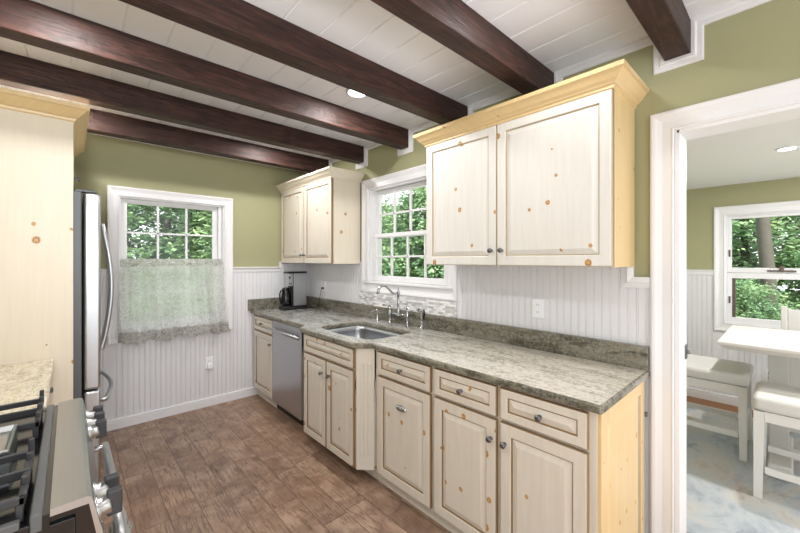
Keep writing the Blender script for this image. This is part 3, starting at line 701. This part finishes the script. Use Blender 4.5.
t.part('cord', MB().tube(cord, .0035, 8), 'black')
t.part('plug', MB().box(2.066, 2.092, 3.535, 3.56, 1.134, 1.156, .005), 'black')
# ------------------------------------------------------------------ outlets
def outlet(label, mp, a, z, loc):
    t = Thing('wall_outlet', label, 'outlet', loc)
    f = lambda u, v, d: mp(a + u, z + v, d)
    t.part('cover_plate', MB().rings([(-.036, .036, -.058, .058, 0), (-.036, .036, -.058, .058, .003), (-.033, .033, -.055, .055, .006)], f), 'outlet')
    for s in (-1, 1):
        s_ = t.part('socket', MB().rings([(-.016, .016, s * .022 - .014, s * .022 + .014, .006), (-.015, .015, s * .022 - .013, s * .022 + .013, .0085)], f), 'outlet')
        mb = MB()
        for q in (-.006, .006): mb.rings([(q - .001, q + .001, s * .022 - .004, s * .022 + .006, .0086), (q - .0008, q + .0008, s * .022 - .0035, s * .022 + .0055, .009)], f)
        t.part('slots', mb, 'dark', s_)
    return t
outlet('white duplex outlet on the beadboard above the right end of the counter', lambda a, b, d: (XW - .0095 - d, a, b), 1.048, 1.160, (XW - .01, 1.048, 1.10))
outlet('white duplex outlet on the beadboard near the corner behind the coffee maker cord', lambda a, b, d: (XW - .0095 - d, a, b), 3.547, 1.160, (XW - .01, 3.547, 1.10))
t = outlet('white outlet low on the far wall below the curtained window', lambda a, b, d: (a, YF - .0095 - d, b), 1.03, .43, (1.03, YF - .01, .40))
t.part('night_light', MB().box(1.01, 1.05, YF - .045, YF - .016, .375, .425, .006), 'outlet')
t = outlet('white outlet on the next room wall under the window', lambda a, b, d: (X2 - .0095 - d, a, b), .147, .36, (X2 - .01, .147, .30))
t.part('plug', MB().box(X2 - .05, X2 - .017, .132, .16, .375, .40, .005), 'black')
t.part('plug', MB().box(X2 - .05, X2 - .017, .132, .16, .325, .35, .005), 'black')

# ------------------------------------------------------------------ cafe curtain
t = Thing('cafe_curtain', 'sheer white cafe curtain with grey scroll pattern over the far window', 'curtain', (.75, 3.88, .74))
def cloth(z0, z1, nz, amp0, amp1, yoff=0, ext0=0, ext1=0, zig=0):
    mb = MB(); nx = 220; rows = []
    for k in range(nz + 1):
        f = k / nz; z = z0 + (z1 - z0) * f; h = min(1, (z - .74) / .725); amp = amp0 + (amp1 - amp0) * f
        xa = .318 - .014 * (1 - h); xb = 1.140 + .062 * (1 - h) ** 1.3; row = []
        for i in range(nx + 1):
            g = i / nx; ph = g * 2 * math.pi * 9
            y = amp * (math.sin(ph + .6 * math.sin(g * 11) + .5 * h) * .65 + .45 * math.sin(g * 2 * math.pi * 4.3 + 1 + h)) + .25 * amp * math.sin(g * 71 + 3 * h)
            zz = z + zig * (.012 * math.sin(g * 2 * math.pi * 4 + 1) - .010 * abs(math.sin(g * 37))) * (1 - f)
            x = xa + (xb - xa) * g + .006 * math.sin(ph * 2) * (1 - h)
            row.append(mb.bm.verts.new((x, 3.885 + y + yoff, zz)))
        rows.append(row)
    for a, b in zip(rows, rows[1:]):
        for i in range(nx): f_ = mb.bm.faces.new((a[i], a[i + 1], b[i + 1], b[i])); f_.smooth = True
    return mb
t.part('panel', cloth(.80, 1.402, 24, .036, .018), 'sheer')
t.part('hem', cloth(.735, .828, 6, .039, .0362, -.0015, zig=1), 'hem', label='doubled opaque lower hem')
t.part('rod_pocket', cloth(1.398, 1.468, 6, .017, .012), 'hem', label='gathered rod pocket')
ro = Thing('curtain_rod', 'thin white rod carrying the cafe curtain', 'curtain rod', (.73, 3.895, 1.43))
ro.part('rod', MB().tube([(.322, 3.930, 1.435), (.322, 3.896, 1.435), (1.136, 3.896, 1.435), (1.136, 3.930, 1.435)], .005, 8), 'white')

# ------------------------------------------------------------------ left side: tall panel cabinet, refrigerator, counter
PY = 2.753
t = Thing('refrigerator_cabinet', 'tall cream knotty pine cabinet enclosing the refrigerator', 'cabinet', (-.3, 3.2, 0))
t.part('side_panel', MB().box(XL + .003, .015, PY, PY + .02, 0, 2.25, .001), 'tallpine')
t.part('side_panel', MB().box(XL + .003, .015, 3.72, 3.74, 0, 2.25, .001), 'tallpine')
t.part('upper_box', MB().box(XL + .003, -.004, PY + .021, 3.719, 1.90, 2.25), 'tallpine')
for a0, a1, k in ((PY + .004, 3.242, 3.21), (3.246, 3.736, 3.28)):
    o = t.part('door', door_mb(a0, a1, 1.885, 2.235, posX(-.002), .05), ['cream', 'glaze_light'])
    t.part('knob', knob_mb((.018, PY + .06 if k < 3.24 else k, 1.925), (1, 0, 0), .012), 'knob', o)
cr = [(0, 2.235), (-.006, 2.24), (-.008, 2.252), (-.018, 2.258), (-.030, 2.270), (-.048, 2.290), (-.056, 2.298), (-.066, 2.300), (-.068, 2.320), (0, 2.322)]
t.part('crown_moulding', MB().sweep([(XL + .003, PY), (.018, PY), (.018, 3.745)], cr, XY), 'pine')

t = Thing('refrigerator', 'tall stainless french door refrigerator with bottom freezer drawer', 'refrigerator', (-.25, 3.24, 0))
t.part('case', MB().box(XL + .02, .052, 2.790, 3.705, .02, 1.855, .006), 'fridge_side')
for a0, a1, hy in ((2.790, 3.243, 3.20), (3.250, 3.705, 3.30)):
    d = t.part('door', MB().box(.060, .137, a0, a1, .690, 1.850, .014, seg=4), 'steel')
    pts = [(.137, hy, 1.705), (.165, hy, 1.70)] + [(.165 + .05 * math.sin(math.pi * k / 12), hy, 1.70 - .85 * k / 12) for k in range(1, 12)] + [(.165, hy, .85), (.137, hy, .845)]
    t.part('handle', MB().tube(pts, .013, 10), 'steel', d)
d = t.part('freezer_drawer', MB().box(.060, .137, 2.790, 3.705, .06, .682, .014, seg=4), 'steel')
pts = [(.137, 2.86, .60), (.165, 2.865, .60)] + [(.165 + .05 * math.sin(math.pi * k / 12), 2.865 + .765 * k / 12, .60) for k in range(1, 12)] + [(.165, 3.63, .60), (.137, 3.635, .60)]
t.part('handle', MB().tube(pts, .013, 10), 'steel', d)
t.part('door_hinge', MB().box(.02, .12, 2.80, 2.85, 1.852, 1.866, .004), 'fridge_side')
t.part('toe_grille', MB().box(.0, .04, 2.80, 3.70, 0, .05), 'black')

t = Thing('base_cabinet', 'cream base cabinet between the range and the tall refrigerator panel', 'cabinet', (-.35, 2.3, 0))
t.part('body', MB().box(XL + .003, -.110, 1.872, PY - .002, .075, .879), 'tallpine')
t.part('toe_kick', MB().box(XL + .003, -.17, 1.872, PY - .002, 0, .075), 'dark')
for a0, a1 in ((1.885, 2.30), (2.31, 2.735)):
    o = t.part('drawer', door_mb(a0, a1, .72, .865, posX(-.110), .035), ['cream', 'glaze_light'])
    t.part('knob', knob_mb((-.09, (a0 + a1) / 2, .80), (1, 0, 0)), 'knob', o)
    o = t.part('door', door_mb(a0, a1, .085, .708, posX(-.110), .05), ['cream', 'glaze_light'])
t = Thing('countertop', 'short beige granite countertop between the range and the tall cabinet', 'countertop', (-.35, 2.3, .88))
t.part('slab', slab(MB(), [(XL + .003, 1.866), (-.063, 1.866), (-.063, PY - .001), (XL + .003, PY - .001)], None, .880, .914), ['granite_l', 'granite_l'])

# ------------------------------------------------------------------ range
RY0, RY1 = 1.070, 1.858
t = Thing('gas_range', 'stainless steel gas range with black cast iron grates at the lower left', 'range', (-.3, 1.46, 0))
t.part('body', MB().box(XL + .01, .010, RY0 + .003, RY1 - .003, .03, .885, .003), 'gblack')
mb = MB(); mb.box(XL + .01, -.061, RY0, RY1, .880, .902, .003); t.part('cooktop', mb, 'gblack')
mb = MB(); mb.box(-.062, -.042, RY0, RY1, .880, .918, .003); mb.box(XL + .01, -.076, RY0, RY0 + .018, .880, .915, .003); mb.box(XL + .01, -.076, RY1 - .018, RY1, .880, .915, .003)
t.part('cooktop_rim', mb, 'fridge_side')
t.part('front_gap', MB().box(-.043, -.031, RY0 + .001, RY1 - .001, .880, .912, .001), 'gblack')
mb = MB(); mp_ = lambda a, b, d: (a, d, b)
mb.prism([(-.031, .905), (-.031, .920), (.028, .923), (.037, .918), (.040, .905)], mp_, RY0, RY1)
mb.prism([(.032, .905), (.040, .905), (.062, .80), (.062, .785), (.050, .785), (.050, .80)], mp_, RY0, RY1)
t.part('control_panel', mb, 'steel_h')
t.part('side_cheek', MB().prism([(-.031, .785), (-.031, .905), (.032, .905), (.050, .80), (.050, .785)], mp_, RY0 + .012, RY1 - .012), 'gblack')
for y in (1.125, 1.200, 1.640, 1.725, 1.805):
    k = t.part('knob', MB().lathe((.046, y, .856), (1, 0, .2), [(.030, 0), (.030, .006), (.022, .010), (.022, .026), (.018, .030), (.001, .031)], 22), 'steel')
    t.part('grip', MB().box(.066, .096, y - .013, y + .013, .834, .892, .004), 'iron', k)
t.part('oven_door', MB().box(.010, .050, RY0 + .004, RY1 - .004, .20, .780, .006), 'steel')
t.part('drawer_front', MB().box(.010, .045, RY0 + .004, RY1 - .004, .05, .192, .006), 'steel')
t.part('oven_window', MB().box(.048, .053, RY0 + .14, RY1 - .14, .33, .62, .002), 'gblack')
mb = MB(); mb.tube([(.100, RY0 + .05, .735), (.104, 1.464, .735), (.100, RY1 - .05, .735)], .013, 12)
for y in (RY0 + .07, RY1 - .07): mb.tube([(.048, y, .735), (.102, y, .735)], .011, 10)
t.part('oven_handle', mb, 'steel')
# burners
for bx_, by_, r in ((-.20, 1.225, .050), (-.20, 1.70, .045), (-.47, 1.225, .04), (-.47, 1.70, .05)):
    b = t.part('burner', MB().lathe((bx_, by_, .9025), (0, 0, 1), [(r + .015, 0), (r + .015, .003), (r, .006), (r, .014), (r * .9, .016)], 24), 'steel_h')
    t.part('burner_cap', MB().lathe((bx_, by_, .918), (0, 0, 1), [(r * .8, 0), (r * .85, .004), (r * .8, .010), (.001, .011)], 24), 'gblack', b)
def grate(y0, y1, nb):
    mb = MB(); x0, x1, z0, z1 = -.60, -.068, .938, .956; w = .009
    def bar(a0, a1, c0, c1, h0=z0, h1=z1): mb.box(a0, a1, c0, c1, h0, h1, .003)
    bar(x0, x1, y0, y0 + w * 1.4); bar(x0, x1, y1 - w * 1.4, y1); bar(x1 - w * 1.4, x1, y0, y1); bar(x0, x0 + w * 1.4, y0, y1); bar((x0 + x1) / 2 - w / 2, (x0 + x1) / 2 + w / 2, y0, y1)
    for cx_ in (-.215, -.47):
        cy_ = (y0 + y1) / 2
        bar(cx_ - w / 2, cx_ + w / 2, y0, cy_ - .035, z0, z1 + .004); bar(cx_ - w / 2, cx_ + w / 2, cy_ + .035, y1, z0, z1 + .004)
        bar(x0 if cx_ < -.4 else (x0 + x1) / 2, cx_ - .035, cy_ - w / 2, cy_ + w / 2, z0, z1 + .004); bar(cx_ + .035, (x0 + x1) / 2 if cx_ < -.4 else x1, cy_ - w / 2, cy_ + w / 2, z0, z1 + .004)
    for a in (x0 + .004, x1 - .016):
        for b in (y0 + .001, y1 - .013): mb.box(a, a + .012, b, b + .012, .902, .945, .002)
    for k in range(nb):
        yy = y0 + (y1 - y0) * (k + .5) / nb; mb.box(x1 - .012, x1, yy - .007, yy + .007, .940, .972, .003)
    for xx in (x1 - .012, -.20, -.33, -.46, x0): mb.box(xx, xx + .012, y1 - .012, y1, .94, .985, .003)
    return mb
t.part('grate', grate(RY0 + .022, RY0 + .285, 2), 'iron'); t.part('grate', grate(RY1 - .285, RY1 - .022, 3), 'iron')
mb = MB(); mb.rings([(-.56, -.115, RY0 + .292, RY1 - .292, .905), (-.56, -.115, RY0 + .292, RY1 - .292, .962), (-.555, -.120, RY0 + .297, RY1 - .297, .965), (-.548, -.127, RY0 + .304, RY1 - .304, .952), (-.545, -.13, RY0 + .307, RY1 - .307, .951)], XY, back=True)
t.part('griddle', mb, 'steel_h')
# towel
mb = MB(); nz, ny = 18, 14; rows = []
for k in range(nz + 1):
    s_ = k / nz * .62 - .27; row = []
    for i in range(ny + 1):
        g = i / ny; y = 1.10 + .19 * g + .01 * math.sin(k * .7) * (g - .5); wv = .006 * math.sin(g * 14 + 1)
        if s_ < -.02: x, z = .079 + wv * .3, .735 + s_
        elif s_ > .02: x, z = .125 + wv, .735 - s_
        else: a = (s_ + .02) / .04 * math.pi; x, z = .102 - .022 * math.cos(a), .737 + .020 * math.sin(a)
        row.append(mb.bm.verts.new((x, y, z)))
    rows.append(row)
for a, b in zip(rows, rows[1:]):
    for i in range(ny): f_ = mb.bm.faces.new((a[i], a[i + 1], b[i + 1], b[i])); f_.smooth = True
o = single('kitchen_towel', mb, 'hem', 'white patterned kitchen towel hanging over the oven handle', 'towel', (.10, 1.2, .40))
sm = o.modifiers.new('thick', 'SOLIDIFY'); sm.thickness = .004

# ------------------------------------------------------------------ next room: rug, table, stools, chair
single('area_rug', MB().box(2.42, 4.62, -2.3, 1.2, .001, .012, .003), 'rug', 'large faded blue and beige area rug under the dining table', 'rug', (3.6, -.5, 0))
t = Thing('dining_table', 'tall pale wood table with a thick sloping-edged top in the next room', 'table', (3.75, -.35, 0))
y1, y0, x0, x1 = .355, -1.25, 3.27, 4.20
mb = MB(); mb.rings([(x0 + .05, x1 - .05, y0 + .05, y1 - .05, .845), (x0 + .012, x1 - .012, y0 + .012, y1 - .012, .872), (x0, x1, y0, y1, .880), (x0, x1, y0, y1, .895), (x0 + .004, x1 - .004, y0 + .004, y1 - .004, .900)], XY, back=True)
t.part('tabletop', mb, 'tablewood')
for yy in (.12, -1.0): t.part('pedestal', MB().box(3.69, 3.80, yy - .10, yy + .0, .10, .846, .004), 'tablewood')
t.part('pedestal_panel', MB().box(3.72, 3.77, -1.0, .02, .25, .846, .003), 'tablewood')
mb = MB(); mb.box(3.42, 4.06, .0, .12, .014, .11, .012); mb.box(3.42, 4.06, -1.12, -.98, .014, .11, .012); mb.box(3.72, 3.78, -1.0, .02, .06, .12, .005)
t.part('foot', mb, 'tablewood')
def stool(label, x0, x1, y0, y1, H=.618):
    cx_, cy_ = (x0 + x1) / 2, (y0 + y1) / 2
    t = Thing('counter_stool', label, 'stool', (cx_, cy_, .013)); w = .048; ft = H - .078
    for a, b in ((x0, y0), (x1 - w, y0), (x0, y1 - w), (x1 - w, y1 - w)):
        mb = MB(); sx_, sy_ = (1 if a == x0 else -1), (1 if b == y0 else -1)
        A = [mb.bm.verts.new(q) for q in ((a, b, ft), (a + w, b, ft), (a + w, b + w, ft), (a, b + w, ft))]
        k = .010; a_, b_ = a + (0 if sx_ > 0 else k), b + (0 if sy_ > 0 else k); ww = w - k
        B = [mb.bm.verts.new(q) for q in ((a_, b_, .013), (a_ + ww, b_, .013), (a_ + ww, b_ + ww, .013), (a_, b_ + ww, .013))]
        mb.bm.faces.new(A); mb.bm.faces.new(B)
        for i in range(4): mb.bm.faces.new((A[i], A[(i + 1) % 4], B[(i + 1) % 4], B[i]))
        t.part('leg', mb, 'stoolwood')
    i = .010
    mb = MB(); zr = ft - .062
    mb.box(x0 + w, x1 - w, y0 + i, y0 + i + .022, zr, ft, .002); mb.box(x0 + w, x1 - w, y1 - i - .022, y1 - i, zr, ft, .002); mb.box(x0 + i, x0 + i + .022, y0 + w, y1 - w, zr, ft, .002); mb.box(x1 - i - .022, x1 - i, y0 + w, y1 - w, zr, ft, .002)
    t.part('seat_rail', mb, 'stoolwood')
    for q in ((x0 + w, x1 - w, y0 + i, y0 + i + .025, .26), (x0 + w, x1 - w, y1 - i - .025, y1 - i, .26), (x0 + i, x0 + i + .025, y0 + w, y1 - w, .185), (x1 - i - .025, x1 - i, y0 + w, y1 - w, .185)):
        t.part('stretcher', MB().box(q[0], q[1], q[2], q[3], q[4] - .02, q[4] + .02, .003), 'stoolwood')
    mb = MB(); mb.box(x0 - .010, x1 + .010, y0 - .012, y1 + .006, ft + .002, H + .010, .030, seg=5); o = t.part('seat_cushion', mb, 'cushion')
    return t
stool('white counter stool with linen seat standing at the left end of the table', 3.56, 4.04, .225, .70)
stool('white counter stool with linen seat nearest the doorway, on the near side of the table', 3.075, 3.50, -.34, .165)
t = Thing('dining_chair', 'whitewashed high back chair on the window side of the table', 'chair', (4.5, -.15, .013))
xa, xb, ya, yb = 4.30, 4.62, -.37, .075
for a, b, h in ((xa, ya, .60), (xa, yb - .04, .60)): t.part('leg', MB().box(a, a + .04, b, b + .04, .013, h, .003), 'tablewood')
for b in (ya, yb - .04): t.part('back_post', MB().box(xb - .04, xb, b, b + .04, .013, 1.055, .006), 'tablewood')
t.part('seat', MB().box(xa - .01, xb - .03, ya - .005, yb + .005, .60, .645, .012), 'cushion')
t.part('back_panel', MB().box(xb - .032, xb - .012, ya + .042, yb - .042, .74, 1.03, .008), 'tablewood')

# ------------------------------------------------------------------ outside: lawn and trees
o = struct('ground_outside', MB().box(-12, 30, YF + T + .01, 30, -.6, -.5).box(X2 + T + .01, 30, -15, YF + T + .01, -.6, -.5), 'grass')
def tree_mesh(seed, n, rx, rz, z0, leaf, lo=.35):
    rnd = random.Random(seed); vs, fs = [], []
    clumps = []
    for _ in range(int(n / 55)):
        while True:
            p = Vector((rnd.uniform(-1, 1), rnd.uniform(-1, 1), rnd.uniform(-1, 1)))
            if lo < p.length < 1: break
        clumps.append(Vector((p.x * rx, p.y * rx, z0 + rz + p.z * rz)))
    for c in clumps:
        cr_ = rnd.uniform(.18, .42); tilt = rnd.uniform(-.4, .4)
        for _ in range(55):
            d = Vector((rnd.gauss(0, 1), rnd.gauss(0, 1), rnd.gauss(0, .45))) * cr_ * .6; p = c + d
            nrm = Vector((rnd.gauss(0, .5), rnd.gauss(0, .5) , 1 + tilt)).normalized(); u = nrm.orthogonal().normalized(); u.rotate(Matrix.Rotation(rnd.uniform(0, 6.28), 3, nrm)); v = nrm.cross(u)
            s = leaf * rnd.uniform(.6, 1.3); k = len(vs)
            vs += [p - u * s, p + v * s * .5 - u * s * .1, p + u * s, p - v * s * .5 - u * s * .1]; fs.append((k, k + 1, k + 2, k + 3))
    me = bpy.data.meshes.new('crown'); me.from_pydata([tuple(v) for v in vs], [], fs); me.materials.append(M['leaf']); return me
def make_tree(seed, n, rx, rz, z0, leaf, label, group, tr=.11):
    root = bpy.data.objects.new('leafy_tree', None); COL.objects.link(root); root['label'] = label; root['category'] = 'tree'; root['group'] = group
    c = bpy.data.objects.new('crown', tree_mesh(seed, n, rx, rz, z0, leaf)); COL.objects.link(c); c.parent = root
    rnd = random.Random(seed + 9); H = z0 + rz * 1.5; mb = MB()
    mb.tube([(0, 0, 0), (.03, .02, H * .3), (-.04, .05, H * .6), (.05, 0, H)], [tr * 1.3, tr, tr * .8, tr * .3], 10)
    for _ in range(7):
        z = rnd.uniform(z0 * .6, H * .8); a = rnd.uniform(0, 6.28); mb.tube([(0, 0, z), (math.cos(a) * rx * .35, math.sin(a) * rx * .35, z + .4), (math.cos(a) * rx * .8, math.sin(a) * rx * .8, z + 1.0)], [tr * .45, tr * .3, .015], 6)
    tk = inst('trunk', mb, 'bark', root); return root
G1, G2, G3 = 'trees beyond the far curtained window', 'trees beyond the sink window', 'trees beyond the next room window'
L1, L2, L3 = 'leafy green tree seen beyond the far curtained window', 'leafy green tree seen beyond the sink window', 'leafy green tree seen beyond the next room window'
ta = make_tree(1, 26000, 1.7, 2.2, .4, .068, L1, G1); ta.location = (1.55, 9.0, -.5); ta['label'] = 'nearest leafy tree filling the far curtained window'
tb = make_tree(2, 26000, 1.65, 2.1, .1, .068, L2, G2); tb.location = (7.7, 6.7, -.5); tb['label'] = 'nearest leafy tree on the right side beyond the sink window'
def put(src, loc, rz, sc, lb, g):
    c = copy_tree(src); c.location = loc; c.rotation_euler = (0, 0, R(rz)); c.scale = (sc,) * 3; c['label'] = lb; c['group'] = g; return c
put(tb, (-.6, 13.1, -.5), 90, 1.0, L1, G1); put(ta, (3.9, 13.1, -.5), 180, 1.0, L1, G1); put(tb, (-2.5, 9.0, -.5), 90, .95, L1, G1)
put(ta, (7.8, 10.6, -.5), 90, .98, L2, G2); put(ta, (11.9, 9.0, -.5), 180, 1.02, L2, G2); put(tb, (11.9, 13.0, -.5), 270, 1.05, L2, G2); put(ta, (11.9, 17.2, -.5), 0, 1.05, L2, G2); put(tb, (8.2, 15.4, -.5), 180, .95, L2, G2)
put(tb, (11.2, .75, -.5), 90, .98, L3, G3); put(ta, (11.2, -3.1, -.5), 0, 1.0, L3, G3); put(ta, (11.2, 4.9, -.5), 270, .95, L3, G3); put(tb, (15.0, -1.6, -.5), 180, 1.05, L3, G3); put(ta, (15.0, 3.1, -.5), 90, 1.05, L3, G3)
b_ = put(ta, (7.55, .62, -.5), 40, .37, 'low leafy shrub in front of the tree trunk outside the next room window', G3); b_['category'] = 'shrub'; b_.name = 'leafy_shrub'; del b_['group']
t = Thing('tree_trunk', 'thick grey brown tree trunk standing outside the next room window', 'tree', (9.0, .33, -.5))
t.part('trunk', MB().tube([(9.0, .25, -.5), (9.0, .30, 1.2), (8.98, .38, 2.4), (9.0, .42, 6)], [.15, .10, .09, .07], 14), 'bark')
